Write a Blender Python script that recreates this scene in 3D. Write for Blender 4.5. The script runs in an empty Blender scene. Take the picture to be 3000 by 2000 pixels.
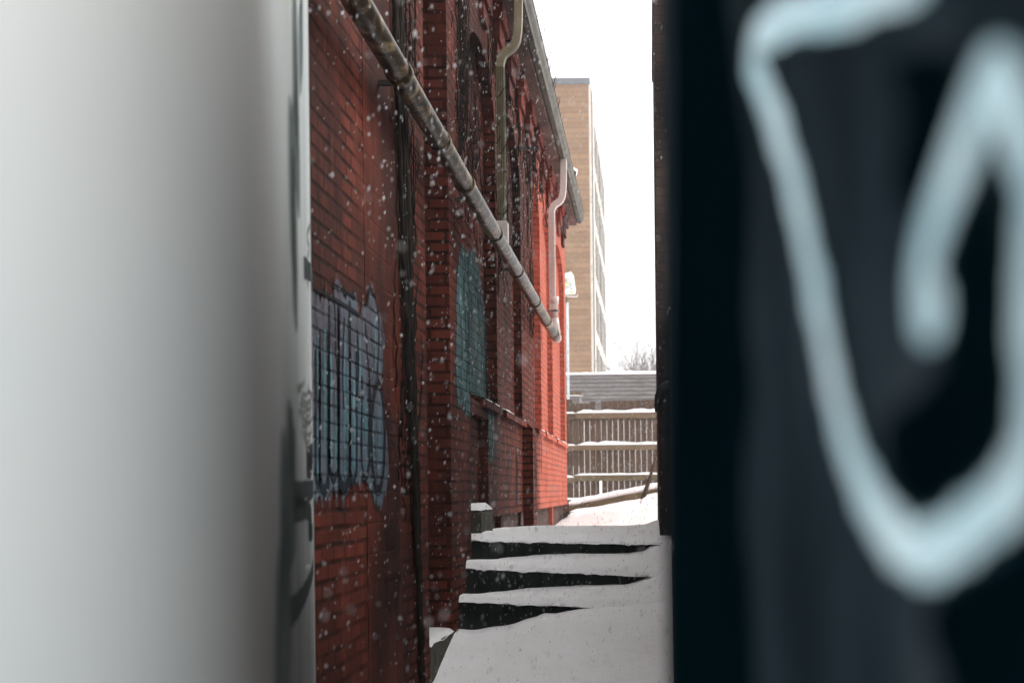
import bpy, math, random
from mathutils import Vector, noise
R = random.Random(7)
rad = math.radians
sc = bpy.context.scene
C = sc.collection

# ------------------------------------------------------------------ camera, sky, sun, exposure
FPX, VX, VY, ROLL = 4333.0, 1905.0, 1435.0, 0.011
cam_d = bpy.data.cameras.new('camera'); cam = bpy.data.objects.new('camera', cam_d); C.objects.link(cam)
cam.location = (0, 0, 0); cam.rotation_euler = (rad(90), ROLL, 0)
cam_d.sensor_width = 36; cam_d.lens = FPX / 3000 * 36
cam_d.shift_x = (1500 - VX) / 3000; cam_d.shift_y = (VY - 1000) / 3000
cam_d.clip_start = 0.05; cam_d.clip_end = 1500
cam_d.dof.use_dof = True; cam_d.dof.focus_distance = 9.8; cam_d.dof.aperture_fstop = 3.9
sc.camera = cam

SUN_EL, SUN_AZ = 36, 35            # azimuth measured from +Y towards +X
w = bpy.data.worlds.new('World'); sc.world = w; w.use_nodes = True
nt = w.node_tree; nt.nodes.clear()
sky = nt.nodes.new('ShaderNodeTexSky'); sky.sky_type = 'NISHITA'; sky.sun_disc = False
sky.sun_elevation = rad(SUN_EL); sky.sun_rotation = rad(SUN_AZ)
sky.air_density = 1.0; sky.dust_density = 4.0; sky.ozone_density = 1.0
hs = nt.nodes.new('ShaderNodeHueSaturation'); hs.inputs['Saturation'].default_value = 0.22
bg = nt.nodes.new('ShaderNodeBackground'); bg.inputs['Strength'].default_value = 0.15
ow = nt.nodes.new('ShaderNodeOutputWorld')
nt.links.new(sky.outputs[0], hs.inputs['Color'])
# thick snow cloud: most of the sky is an even grey that brightens towards the zenith
tc = nt.nodes.new('ShaderNodeTexCoord'); sx_ = nt.nodes.new('ShaderNodeSeparateXYZ'); nt.links.new(tc.outputs['Generated'], sx_.inputs[0])
mr = nt.nodes.new('ShaderNodeMapRange'); nt.links.new(sx_.outputs[2], mr.inputs[0])
mr.inputs[3].default_value = 2.3; mr.inputs[4].default_value = 7.2
cb_ = nt.nodes.new('ShaderNodeCombineColor'); [nt.links.new(mr.outputs[0], cb_.inputs[i]) for i in range(3)]
mx = nt.nodes.new('ShaderNodeMix'); mx.data_type = 'RGBA'; mx.inputs[0].default_value = 0.85
nt.links.new(hs.outputs[0], mx.inputs[6]); nt.links.new(cb_.outputs[0], mx.inputs[7]); nt.links.new(mx.outputs[2], bg.inputs['Color'])
nt.links.new(bg.outputs[0], ow.inputs['Surface'])
sun_d = bpy.data.lights.new('sun', 'SUN'); sun = bpy.data.objects.new('sun', sun_d); C.objects.link(sun)
sun_d.energy = 0.5; sun_d.angle = rad(14); sun_d.color = (1, .95, .9)
sd = Vector((math.sin(rad(SUN_AZ)) * math.cos(rad(SUN_EL)), math.cos(rad(SUN_AZ)) * math.cos(rad(SUN_EL)), math.sin(rad(SUN_EL))))
sun.rotation_euler = sd.to_track_quat('Z', 'Y').to_euler()
sc.view_settings.view_transform = 'Standard'; sc.view_settings.look = 'None'
sc.view_settings.exposure = 1.55; sc.view_settings.gamma = 1
sc.render.engine = 'CYCLES'
try:
    sc.cycles.use_denoising = True
except Exception:
    pass
sc.cycles.max_bounces = 6

# ------------------------------------------------------------------ helpers
def ray(px, py):
    u, v = px - VX, py - VY
    return Vector(((u - ROLL * v) / FPX, 1.0, -(v + ROLL * u) / FPX))
def P(px, py, d):
    return ray(px, py) * d
def fbm(x, y, z=0.0, s=1.0, o=3):
    return noise.fractal(Vector((x * s, y * s, z * s)), 1.0, 2.0, o)

class Plane:                        # a vertical plane: origin xy, direction xy, normal to its right
    def __init__(self, x, y, dx, dy, nx, ny):
        l = math.hypot(dx, dy); self.o = (x, y); self.t = (dx / l, dy / l)
        l = math.hypot(nx, ny); self.n = (nx / l, ny / l)
    def px(self, px, py):
        r = ray(px, py)
        k = (self.o[0] * self.n[0] + self.o[1] * self.n[1]) / (r.x * self.n[0] + r.y * self.n[1])
        p = r * k
        return ((p.x - self.o[0]) * self.t[0] + (p.y - self.o[1]) * self.t[1], p.z)
    def at(self, s, z, off=0.0):
        return (self.o[0] + self.t[0] * s + self.n[0] * off, self.o[1] + self.t[1] * s + self.n[1] * off, z)

class MB:
    def __init__(self): self.v = []; self.f = []
    def add(self, vs, fs):
        b = len(self.v); self.v += [tuple(p) for p in vs]; self.f += [tuple(b + i for i in f) for f in fs]; return self
    def quad(self, a, b, c, d): return self.add([a, b, c, d], [(0, 1, 2, 3)])
    def poly(self, pts): return self.add(pts, [tuple(range(len(pts)))])
    def box(self, x0, x1, y0, y1, z0, z1):
        return self.add([(x0,y0,z0),(x1,y0,z0),(x1,y1,z0),(x0,y1,z0),(x0,y0,z1),(x1,y0,z1),(x1,y1,z1),(x0,y1,z1)],
                        [(3,2,1,0),(4,5,6,7),(0,1,5,4),(1,2,6,5),(2,3,7,6),(3,0,4,7)])
    def bevbox(self, x0, x1, y0, y1, z0, z1, b=.006):
        xs = [(x0, x1, b), ]
        v = []
        for z, i in ((z0, b), (z0 + b, 0), (z1 - b, 0), (z1, b)):
            v.append([(x0+i,y0+b*0+i,z),(x1-i,y0+i,z),(x1-i,y1-i,z),(x0+i,y1-i,z)])
        base = [p for r in v for p in r]; f = [(3,2,1,0),(12,13,14,15)]
        for k in range(3):
            for j in range(4):
                f.append((k*4+j, k*4+(j+1)%4, k*4+4+(j+1)%4, k*4+4+j))
        return self.add(base, f)
    def tube(self, pts, r, n=8, caps=True):
        pts = [Vector(p) for p in pts]; rs = r if isinstance(r, (list, tuple)) else [r] * len(pts)
        rings = []; prev = None
        for i, p in enumerate(pts):
            t = (pts[min(i+1, len(pts)-1)] - pts[max(i-1, 0)])
            if t.length < 1e-9: t = Vector((0, 0, 1))
            t.normalize()
            a = prev - t * prev.dot(t) if prev is not None else None
            if a is None or a.length < 1e-4:
                a = t.cross(Vector((0, 0, 1)) if abs(t.z) < .9 else Vector((1, 0, 0)))
            a.normalize(); prev = a; b = t.cross(a)
            rings.append([p + (a * math.cos(2*math.pi*k/n) + b * math.sin(2*math.pi*k/n)) * rs[i] for k in range(n)])
        vs = [q for g in rings for q in g]; fs = []
        for i in range(len(pts) - 1):
            for k in range(n):
                fs.append((i*n+k, i*n+(k+1)%n, (i+1)*n+(k+1)%n, (i+1)*n+k))
        if caps:
            fs.append(tuple(reversed(range(n)))); fs.append(tuple(range((len(pts)-1)*n, len(pts)*n)))
        return self.add(vs, fs)
    def rect_tube(self, pts, ax, ay):   # rectangular section swept along pts, section axes ax (const world vector) and computed
        pts = [Vector(p) for p in pts]; ax = Vector(ax); h = ax.normalized(); n = 4; vs = []
        for i, p in enumerate(pts):
            t = (pts[min(i+1, len(pts)-1)] - pts[max(i-1, 0)]).normalized()
            b = t.cross(h).normalized() * ay
            vs += [p - ax - b, p + ax - b, p + ax + b, p - ax + b]
        fs = [(3, 2, 1, 0), tuple(range(len(vs)-4, len(vs)))]
        for i in range(len(pts)-1):
            for k in range(4): fs.append((i*4+k, i*4+(k+1)%4, i*4+4+(k+1)%4, i*4+4+k))
        return self.add(vs, fs)
    def stroke(self, pl, sz, w, off, wob=0.0):      # painted stroke on a plane: sz list of (s,z), w half width
        n = len(sz); L = []; Rr = []
        ws = w if isinstance(w, (list, tuple)) else [w] * n
        for i in range(n):
            a = sz[max(i-1, 0)]; b = sz[min(i+1, n-1)]
            dx, dz = b[0]-a[0], b[1]-a[1]; l = math.hypot(dx, dz) or 1
            nx, nz = -dz/l, dx/l
            k = ws[i] * (1 + wob * noise.noise(Vector((sz[i][0]*30, sz[i][1]*30, 1.3))))
            L.append((sz[i][0]+nx*k, sz[i][1]+nz*k)); Rr.append((sz[i][0]-nx*k, sz[i][1]-nz*k))
        vs = [pl.at(*p, off) for p in L] + [pl.at(*p, off) for p in Rr]
        self.add(vs, [(i, i+1, n+i+1, n+i) for i in range(n-1)])
        for e, j in ((0, 0), (n-1, 1)):             # round ends
            c = sz[e]; k = ws[e]
            ring = [pl.at(c[0]+k*math.cos(t*math.pi/6), c[1]+k*math.sin(t*math.pi/6), off - .0002) for t in range(12)]
            self.poly(ring)
        return self
    def build(self, name, mat, parent=None, smooth=False):
        me = bpy.data.meshes.new(name); me.from_pydata(self.v, [], self.f); me.update()
        if smooth: me.polygons.foreach_set('use_smooth', [True] * len(me.polygons))
        if getattr(self, 'attr', None):
            at_ = me.attributes.new('edge', 'FLOAT', 'POINT'); at_.data.foreach_set('value', self.attr)
        me.materials.append(mat)
        o = bpy.data.objects.new(name, me); C.objects.link(o)
        if parent is not None:
            o.parent = parent
            if parent.location.length: o.matrix_parent_inverse = parent.matrix_basis.inverted()
        return o

def tag(o, label=None, cat=None, group=None, kind=None):
    if label: o['label'] = label
    if cat: o['category'] = cat
    if group: o['group'] = group
    if kind: o['kind'] = kind
    return o
def thing(name, label, cat, loc=(0, 0, 0), group=None):
    o = bpy.data.objects.new(name, None); C.objects.link(o); o.location = loc; o.empty_display_size = .1
    return tag(o, label, cat, group)

def smooth_path(pts, k=6):          # Catmull-Rom
    out = []; n = len(pts)
    for i in range(n-1):
        p0, p1, p2, p3 = pts[max(i-1,0)], pts[i], pts[i+1], pts[min(i+2,n-1)]
        for j in range(k):
            t = j / k
            out.append(tuple(.5*((2*b)+(-a+c)*t+(2*a-5*b+4*c-d)*t*t+(-a+3*b-3*c+d)*t**3) for a,b,c,d in zip(p0,p1,p2,p3)))
    out.append(tuple(pts[-1])); return out
def lerp_curve(pts, x):
    if x <= pts[0][0]: return pts[0][1]
    for (a, b), (c, d) in zip(pts, pts[1:]):
        if x <= c:
            t = (x-a)/(c-a); t = t*t*(3-2*t)*.5 + t*.5
            return b + (d-b)*t
    return pts[-1][1]

# ------------------------------------------------------------------ materials
class M:
    def __init__(self, name, rough=.8, spec=.3):
        self.m = bpy.data.materials.new(name); self.m.use_nodes = True
        self.t = self.m.node_tree; self.b = self.t.nodes['Principled BSDF']
        self.b.inputs['Roughness'].default_value = rough
        self.b.inputs['Specular IOR Level'].default_value = spec
        self.g = self.t.nodes.new('ShaderNodeNewGeometry')
    def n(self, typ, **kw):
        nd = self.t.nodes.new('ShaderNode' + typ)
        for k, v in kw.items(): setattr(nd, k, v)
        return nd
    def l(self, a, b): self.t.links.new(a, b)
    def pos(self, sx=1, sy=1, sz=1):
        mp = self.n('Mapping'); mp.inputs['Scale'].default_value = (sx, sy, sz); self.l(self.g.outputs['Position'], mp.inputs[0]); return mp.outputs[0]
    def noise(self, scale, detail=4, rough=.6, vec=None, dist=0.0):
        nd = self.n('TexNoise'); nd.inputs['Scale'].default_value = scale; nd.inputs['Detail'].default_value = detail
        nd.inputs['Roughness'].default_value = rough; nd.inputs['Distortion'].default_value = dist
        self.l(vec if vec is not None else self.g.outputs['Position'], nd.inputs['Vector']); return nd.outputs['Fac']
    def ramp(self, fac, stops):
        nd = self.n('ValToRGB'); el = nd.color_ramp.elements
        while len(el) < len(stops): el.new(.5)
        for e, (p, c) in zip(el, stops):
            e.position = p; e.color = (*c, 1) if isinstance(c, tuple) else (c, c, c, 1)
        self.l(fac, nd.inputs[0]); return nd.outputs[0]
    def mix(self, fac, a, b, mode='MIX'):
        nd = self.n('Mix', data_type='RGBA', blend_type=mode)
        for s, i in ((fac, 0), (a, 6), (b, 7)):
            if isinstance(s, (int, float)): nd.inputs[i].default_value = s
            elif isinstance(s, tuple): nd.inputs[i].default_value = (*s, 1)
            else: self.l(s, nd.inputs[i])
        return nd.outputs[2]
    def math(self, op, a, b=None, clamp=False):
        nd = self.n('Math', operation=op, use_clamp=clamp)
        for i, s in enumerate((a, b)):
            if s is None: continue
            if isinstance(s, (int, float)): nd.inputs[i].default_value = s
            else: self.l(s, nd.inputs[i])
        return nd.outputs[0]
    def color(self, c):
        if isinstance(c, tuple): self.b.inputs['Base Color'].default_value = (*c, 1)
        else: self.l(c, self.b.inputs['Base Color'])
    def bump(self, h, s=.3, dist=.01):
        nd = self.n('Bump'); nd.inputs['Strength'].default_value = s; nd.inputs['Distance'].default_value = dist
        self.l(h, nd.inputs['Height']); self.l(nd.outputs[0], self.b.inputs['Normal'])

def simple(name, c1, c2, scale=6, rough=.8, spec=.3, stretch=(1,1,1), bump=.0, dist=.01, mid=.5, wid=.2, metal=0):
    m = M(name, rough, spec)
    f = m.noise(scale, 5, .6, m.pos(*stretch))
    m.color(m.ramp(f, [(mid-wid, c1), (mid+wid, c2)]))
    m.b.inputs['Metallic'].default_value = metal
    if bump: m.bump(f, bump, dist)
    return m.m

def brick(name, reds, mortar, row=.0685, width=.212, joint=.0085, jstr=.9, dirt=(.03,.022,.018), dirt_amt=.5, streak=.5, spots=None, vert=.45, lit_far=None, wob=.02, soot=.82, soft=None, bvar=.55):
    m = M(name, .85, .04)
    sp = m.n('SeparateXYZ'); m.l(m.g.outputs['Position'], sp.inputs[0])
    sn = m.n('SeparateXYZ'); m.l(m.g.outputs['True Normal'], sn.inputs[0])
    isx = m.math('GREATER_THAN', m.math('ABSOLUTE', sn.outputs[0]), .6)
    h = m.math('ADD', m.math('MULTIPLY', sp.outputs[1], isx), m.math('MULTIPLY', sp.outputs[0], m.math('SUBTRACT', 1.0, isx)))
    wv = m.noise(2.2, 3, .5)
    z = m.math('ADD', sp.outputs[2], m.math('MULTIPLY', m.math('SUBTRACT', wv, .5), wob))
    fine = m.noise(45, 2, .6)
    z2 = m.math('ADD', z, m.math('MULTIPLY', m.math('SUBTRACT', fine, .5), .006))
    cv = m.n('CombineXYZ'); m.l(h, cv.inputs[0]); m.l(z2, cv.inputs[1])
    bt = m.n('TexBrick'); m.l(cv.outputs[0], bt.inputs['Vector'])
    bt.inputs['Scale'].default_value = 1; bt.inputs['Brick Width'].default_value = width; bt.inputs['Row Height'].default_value = row
    bt.inputs['Mortar Size'].default_value = joint; bt.inputs['Mortar Smooth'].default_value = .25
    bt.inputs['Color1'].default_value = (.25,.25,.25,1); bt.inputs['Color2'].default_value = (1,1,1,1); bt.inputs['Mortar'].default_value = (.5,.5,.5,1)
    # horizontal joints stand out, head joints are nearly filled with paint
    fz = m.math('FRACT', m.math('DIVIDE', z2, row))
    dz = m.math('MINIMUM', fz, m.math('SUBTRACT', 1.0, fz))
    hj = m.math('SUBTRACT', 1.0, m.math('DIVIDE', dz, joint / row * .9), clamp=True)
    jb = m.ramp(m.noise(4.5, 3, .65, m.pos(1, 1, .5)), [(.36, .25), (.58, 1.0)])
    jf = m.math('MULTIPLY', m.math('MAXIMUM', m.math('MULTIPLY', hj, 1.3, clamp=True), m.math('MULTIPLY', bt.outputs['Fac'], vert)), jb)
    jf = m.math('MULTIPLY', jf, jstr, clamp=True)
    base = m.ramp(m.noise(1.7, 5, .62), [(.3, reds[0]), (.5, reds[1]), (.72, reds[2])])
    vary = m.ramp(bt.outputs['Color'], [(.2, .66), (1, 1.12)])
    base = m.mix(bvar, base, vary, 'MULTIPLY')
    st = m.ramp(m.noise(9, 4, .6, m.pos(1, 1, .12)), [(.4, .55), (.62, 1.05)])
    base = m.mix(streak, base, st, 'MULTIPLY')
    df = m.ramp(m.noise(1.1, 6, .7, m.pos(1, 1, .55)), [(.48, 0.0), (.75, 1.0)])
    base = m.mix(m.math('MULTIPLY', df, dirt_amt), base, dirt)
    so = m.ramp(m.noise(1.15, 6, .7, m.pos(1, 1, .6)), [(.42, 0.0), (.62, soot)])
    base = m.mix(so, base, (.022,.010,.009))
    if spots:                                   # pale flaking of the paint
        sf = m.ramp(m.noise(14, 5, .7, m.pos(1, 1, .35)), [(.64, 0.0), (.7, 1.0)])
        base = m.mix(m.math('MULTIPLY', sf, spots[1]), base, spots[0])
    if lit_far:                                   # light on the far bays put into the colour, from a ragged line
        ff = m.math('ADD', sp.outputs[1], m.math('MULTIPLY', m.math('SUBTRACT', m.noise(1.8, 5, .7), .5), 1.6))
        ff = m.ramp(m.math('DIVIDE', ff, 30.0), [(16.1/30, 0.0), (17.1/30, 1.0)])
        fc = m.mix(.35, m.ramp(m.noise(2.5, 4, .6), [(.35, lit_far[0]), (.65, lit_far[1])]), vary, 'MULTIPLY')
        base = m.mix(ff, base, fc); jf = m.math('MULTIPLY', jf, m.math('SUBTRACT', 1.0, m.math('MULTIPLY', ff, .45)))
    m.color(m.mix(jf, base, mortar))
    if soft:                                    # spray paint: thin at its rim and worn through in patches
        at = m.n('Attribute'); at.attribute_name = 'edge'
        wn = m.noise(16, 6, .75, m.pos(1, 1, .5)); wl = m.noise(3.5, 4, .7, m.pos(1, 1, .6))
        e = m.math('ADD', at.outputs['Fac'], m.math('MULTIPLY', m.math('SUBTRACT', wn, .5), soft[0]))
        al = m.ramp(e, [(.38, 0.0), (.62, 1.0)])
        wr = m.ramp(m.math('ADD', m.math('MULTIPLY', wn, .5), m.math('MULTIPLY', wl, .5)), [(.36, 1-soft[1]), (.52, 1.0)])
        al = m.math('MULTIPLY', m.math('MULTIPLY', al, wr), soft[2]); m.l(al, m.b.inputs['Alpha'])
    hh = m.math('ADD', m.math('MULTIPLY', jf, -1.0), m.math('MULTIPLY', fine, .25))
    m.bump(hh, .8, .008)
    return m.m

red_brick = brick('red_painted_brick', ((.12,.028,.017), (.17,.037,.022), (.21,.052,.032)), (.010,.005,.004), joint=.0125, spots=((.35,.17,.13), .25), bvar=.9, vert=.75, lit_far=((.44,.105,.066), (.52,.15,.104)))
red_plain = brick('red_parged_paint', ((.13,.028,.015), (.17,.036,.02), (.20,.048,.03)), (.10,.022,.014), jstr=.35, row=.137, width=.5, vert=.3, spots=((.55,.33,.27), .25))
blue_paint = brick('graffiti_fill_blue', ((.085,.20,.245), (.15,.17,.215), (.12,.26,.30)), (.014,.022,.03), streak=.5, jstr=.8, dirt=(.16,.07,.075), dirt_amt=.6, joint=.012, vert=.0, soot=.3, soft=(.5, .55, .97))
teal_light = brick('graffiti_highlight_teal', ((.10,.27,.31), (.14,.30,.34), (.18,.34,.37)), (.014,.022,.03), streak=.6, jstr=.8, vert=0, soot=.3)
teal_paint = brick('graffiti_fill_teal', ((.06,.13,.14), (.10,.20,.205), (.16,.25,.26)), (.012,.02,.022), streak=.7, dirt=(.04,.07,.075), dirt_amt=.6, soot=.3, soft=(.6, .6, .93))
dark_paint = brick('graffiti_outline_navy', ((.012,.022,.032), (.016,.03,.042), (.02,.035,.05)), (.006,.008,.01), streak=.2, dirt_amt=.1)
mauve_paint = brick('graffiti_haze_mauve', ((.13,.07,.075), (.16,.085,.085), (.10,.075,.09)), (.02,.014,.016), streak=.8, dirt=(.2,.05,.035), dirt_amt=.7, soft=(.8, .8, .7))
drip_paint = brick('graffiti_drip_grey', ((.13,.10,.115), (.16,.13,.14), (.12,.12,.14)), (.02,.014,.016), streak=.8, dirt_amt=.5)
brown_brick = brick('brown_alley_brick', ((.10,.07,.055), (.15,.105,.085), (.20,.15,.12)), (.05,.045,.04), streak=.6, dirt_amt=.7)
tan_brick = brick('tan_panel_brick', ((.29,.17,.098), (.325,.20,.12), (.355,.22,.135)), (.13,.085,.06), row=.245, width=2.6, joint=.02, jstr=1.0, streak=.1, dirt_amt=.08, vert=.5, wob=.01, soot=.06)
stone_dark = simple('dark_wet_stone', (.004,.006,.006), (.034,.041,.039), 9, .95, .05, (1,1,.4), .6, .02)
mossy = simple('mossy_stone', (.02,.025,.014), (.09,.08,.06), 11, .9, .2, (1,1,1), .6, .02)
foundation = simple('dirty_foundation', (.02,.014,.012), (.12,.06,.045), 4, .9, .2, (1,1,.6), .5, .02)
def snow_mat():
    m = M('snow', .75, .25)
    f = m.noise(1.3, 5, .6); g = m.noise(60, 4, .7); e = m.noise(9, 4, .6)
    m.color(m.ramp(f, [(.35, (.80,.785,.78)), (.65, (.86,.85,.85))]))
    h = m.math('ADD', m.math('MULTIPLY', g, .5), e)
    m.bump(h, .5, .02)
    m.b.inputs['Subsurface Weight'].default_value = 0.0
    return m.m
snow = snow_mat()
def pipe_mat():
    m = M('stained_galvanised_pipe', .32, .07)
    f = m.noise(9, 6, .68, m.pos(1, .55, 1), 1.2)
    g = m.noise(26, 4, .7, m.pos(1, .4, 1))
    c = m.ramp(f, [(.36, (.006,.005,.004)), (.5, (.055,.037,.021)), (.64, (.38,.28,.17))])
    m.color(m.mix(.5, c, m.ramp(g, [(.35, .45), (.65, 1.1)]), 'MULTIPLY'))
    m.b.inputs['Metallic'].default_value = .0
    return m.m
pipe_m = pipe_mat()
pipe_clean = simple('pale_pipe_enamel', (.50,.40,.36), (.62,.52,.48), 8, .4, .5)
rubber = simple('dark_pipe_band', (.02,.018,.016), (.06,.05,.045), 20, .5, .4)
spout_beige = simple('weathered_beige_enamel', (.17,.132,.072), (.30,.245,.155), 7, .55, .4, (1,1,.25))
spout_white = simple('white_enamel', (.55,.46,.43), (.70,.62,.59), 6, .45, .4, (1,1,.3))
gutter_m = simple('lichen_gutter', (.010,.009,.005), (.095,.08,.048), 11, .6, .4, (1,.35,1), .3)
fascia_m = simple('pinkish_fascia', (.04,.022,.018), (.17,.092,.076), 4, .8, .2, (1,.5,1))
corbel_m = brick('corbel_brick', ((.14,.028,.02), (.22,.045,.032), (.30,.062,.042)), (.03,.01,.01), jstr=.3, dirt_amt=.7)
vine_m = simple('dry_vine_bark', (.005,.004,.003), (.026,.019,.014), 40, .95, .1, (1,1,.2))
twig_m = simple('dead_twigs', (.03,.022,.017), (.10,.075,.055), 30, .95, .1)
wood_brown = simple('weathered_brown_fence', (.055,.034,.023), (.115,.073,.051), 12, .9, .15, (1,1,.15), .3)
wood_tan = simple('tan_rail_timber', (.11,.07,.042), (.175,.12,.08), 10, .85, .2, (.2,1,1), .2)
wood_grey = simple('silver_grey_boards', (.13,.112,.105), (.24,.215,.205), 7, .9, .15, (.25,1,1), .2)
wood_dark = simple('mossy_timber', (.07,.055,.03), (.17,.125,.075), 10, .9, .15, (.3,1,1), .3)
concrete_cream = simple('cream_concrete', (.55,.48,.41), (.68,.61,.54), 2, .85, .2)
glass_dark = simple('dark_window_band', (.02,.022,.027), (.05,.054,.062), .8, .5, .03)
parapet_m = simple('grey_parapet_metal', (.11,.115,.13), (.17,.175,.19), 3, .7, .3)
white_enamel = simple('white_sign_plastic', (.74,.78,.79), (.84,.86,.86), 2, .4, .4)
sign_grey = simple('sign_print_grey', (.30,.31,.28), (.75,.74,.66), 9, .5, .3)
sign_cyan = simple('sign_print_cyan', (.20,.55,.70), (.30,.62,.75), 3, .5, .3)
sign_yellow = simple('sign_print_yellow', (.78,.74,.12), (.84,.80,.2), 3, .5, .3)
sign_ink = simple('sign_print_dark', (.12,.14,.10), (.16,.18,.14), 3, .5, .3)
galv = simple('galvanised_post', (.42,.47,.49), (.55,.60,.62), 6, .5, .4)
black_metal = simple('black_iron', (.02,.018,.018), (.05,.04,.04), 15, .6, .4)
def grey_panel():
    m = M('pale_grey_wall_paint', .8, .03)
    f = m.noise(1.6, 3, .5); g = m.noise(.9, 2, .5, m.pos(1, 1, .6))
    c = m.ramp(f, [(.3, (.56,.605,.615)), (.7, (.64,.645,.63))])
    c = m.mix(.35, c, m.ramp(g, [(.35, (.72,.80,.84)), (.65, (1.0,.99,.95))]), 'MULTIPLY')
    # shade towards the wall's far end put into the colour, in ragged upright patches
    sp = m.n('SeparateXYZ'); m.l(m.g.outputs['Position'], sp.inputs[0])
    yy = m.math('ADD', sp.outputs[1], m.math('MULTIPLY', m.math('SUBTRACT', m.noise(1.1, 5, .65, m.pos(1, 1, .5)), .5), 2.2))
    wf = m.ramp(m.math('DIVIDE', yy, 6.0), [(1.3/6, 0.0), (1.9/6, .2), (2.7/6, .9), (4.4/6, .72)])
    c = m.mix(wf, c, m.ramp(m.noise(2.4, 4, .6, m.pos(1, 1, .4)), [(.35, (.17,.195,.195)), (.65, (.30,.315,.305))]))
    m.color(c); return m.m
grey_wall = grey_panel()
trim_m = simple('pale_edge_trim', (.34,.36,.35), (.42,.44,.42), 3, .6, .05)
ink = simple('black_marker_ink', (.010,.016,.018), (.02,.028,.03), 8, .7, .05)
ink_pale = simple('faded_marker_ink', (.11,.12,.115), (.17,.18,.17), 8, .7, .05)
def slab_mat():
    m = M('charcoal_door_paint', .7, .015)
    f = m.noise(7.0, 4, .6, m.pos(1, 1, .35))
    m.color(m.ramp(f, [(.36, (.001,.0035,.005)), (.5, (.008,.014,.0185)), (.66, (.032,.040,.047))])); return m.m
slab_m = slab_mat()
black_paint = simple('black_spray_paint', (.0002,.0018,.0028), (.0004,.0034,.005), 5, .8, .0)
teal_over = simple('deep_teal_overspray', (.001,.009,.013), (.002,.014,.019), 5, .6, .05)
ice_blue = simple('ice_blue_spray_paint', (.25,.40,.455), (.45,.56,.60), 38, .6, .3)
bark_grey = simple('grey_bark', (.26,.235,.225), (.38,.35,.34), 8, .9, .1)
wire_m = simple('wire_black', (.10,.10,.10), (.16,.16,.16), 4, .6, .3)

# ------------------------------------------------------------------ ground (structure)
prof = [(-300,-1.62),(-4,-1.62),(0,-1.58),(5,-1.32),(8.2,-1.12),(9.6,-.99),(9.95,-.95),(10.7,-.55),(12,-.50),(24,-.50),(30,-.44),(60,-.42),(500,-.42)]
g = MB(); xs = [-300,-60,-12,-1.6,-.6,.3,4,30,300]
for x in xs:
    for y, z in prof: g.v.append((x, y, z))
n = len(prof)
for i in range(len(xs)-1):
    for j in range(n-1): g.f.append((i*n+j, (i+1)*n+j, (i+1)*n+j+1, i*n+j+1))
tag(g.build('ground', snow), 'snow covered ground', kind='structure')

# ------------------------------------------------------------------ red brick building with arched bays
XF = -1.25; ZT = 4.0; ZB = -1.75; D0, D1 = 3.6, 22.3
bays = [(8.31,9.30,-1.2,.15), (10.3,12.2,.66,.09), (12.5,14.56,.66,.075), (16.17,17.14,.66,.075), (17.45,19.2,.66,.066), (19.5,21.9,.66,.066)]
bld = thing('brick_building', 'long red painted brick building with blind arches and graffiti along the alley', 'building', (-1.25, 12, -1.2))
wall = MB()
def vwall(mb, x, y0, y1, z0, z1, step=1.2):
    if y1 - y0 < 1e-4 or z1 - z0 < 1e-4: return
    mb.quad((x,y0,z0),(x,y1,z0),(x,y1,z1),(x,y0,z1))
FZ = -.2          # underside of the painted wall beyond the steps
def solid(y0, y1):
    if y1 <= 11.43: vwall(wall, XF, y0, y1, ZB, ZT)
    else: vwall(wall, XF, y0, y1, FZ, ZT)
ycur = D0
sills = []
for (b0, b1, zs, dep) in bays:
    # pier: split so A (brick) / B (parged) can differ
    if ycur < 6.52 < b0:
        solid(ycur, 6.52); solid(7.42, b0)
    else: solid(ycur, b0)
    xb = XF - dep; zsp = 2.95; rise = .46; N = 16; c = (b0+b1)/2; hw = (b1-b0)/2
    if zs > 0:
        if b0 < 11:                     # lower panel set back beside the first steps
            vwall(wall, XF-.065, b0, 11.43, ZB, zs-.1); wall.quad((XF-.065,11.43,ZB),(XF,11.43,ZB),(XF,11.43,zs-.1),(XF-.065,11.43,zs-.1))
            wall.quad((XF-.065,b0,zs-.1),(XF-.065,11.43,zs-.1),(XF,11.43,zs-.1),(XF,b0,zs-.1))
            vwall(wall, XF, b0, 11.43, zs-.1, zs)
            vwall(wall, XF, 11.43, b1, FZ, zs)
        else: vwall(wall, XF, b0, b1, FZ, zs)
    else: vwall(wall, XF, b0, b1, ZB, zs)
    wall.quad((xb,b0,zs),(XF,b0,zs),(XF,b1,zs),(xb,b1,zs))
    vwall(wall, xb, b0, b1, zs, zsp)
    arc = [(c - hw*math.cos(math.pi*k/N), zsp + rise*math.sin(math.pi*k/N)) for k in range(N+1)]
    wall.poly([(xb, y, z) for y, z in arc])
    wall.quad((xb,b0,zs),(xb,b0,zsp),(XF,b0,zsp),(XF,b0,zs)); wall.quad((xb,b1,zs),(XF,b1,zs),(XF,b1,zsp),(xb,b1,zsp))
    for (ya, za), (yb, zb) in zip(arc, arc[1:]):
        wall.quad((XF,ya,za),(xb,ya,za),(xb,yb,zb),(XF,yb,zb))
        wall.quad((XF,ya,za),(XF,yb,zb),(XF,yb,ZT),(XF,ya,ZT))
    sills.append((b0, b1, zs, dep)); ycur = b1
solid(ycur, D1)
wall.quad((XF,D1,ZB),(-9,D1,ZB),(-9,D1,ZT),(XF,D1,ZT)); wall.quad((-9,D0,ZB),(XF,D0,ZB),(XF,D0,ZT),(-9,D0,ZT))
wall.quad((-9,D1,ZB),(-9,D0,ZB),(-9,D0,ZT),(-9,D1,ZT)); wall.quad((-9,D0,ZT),(XF,D0,ZT),(XF,D1,ZT),(-9,D1,ZT))
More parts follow.
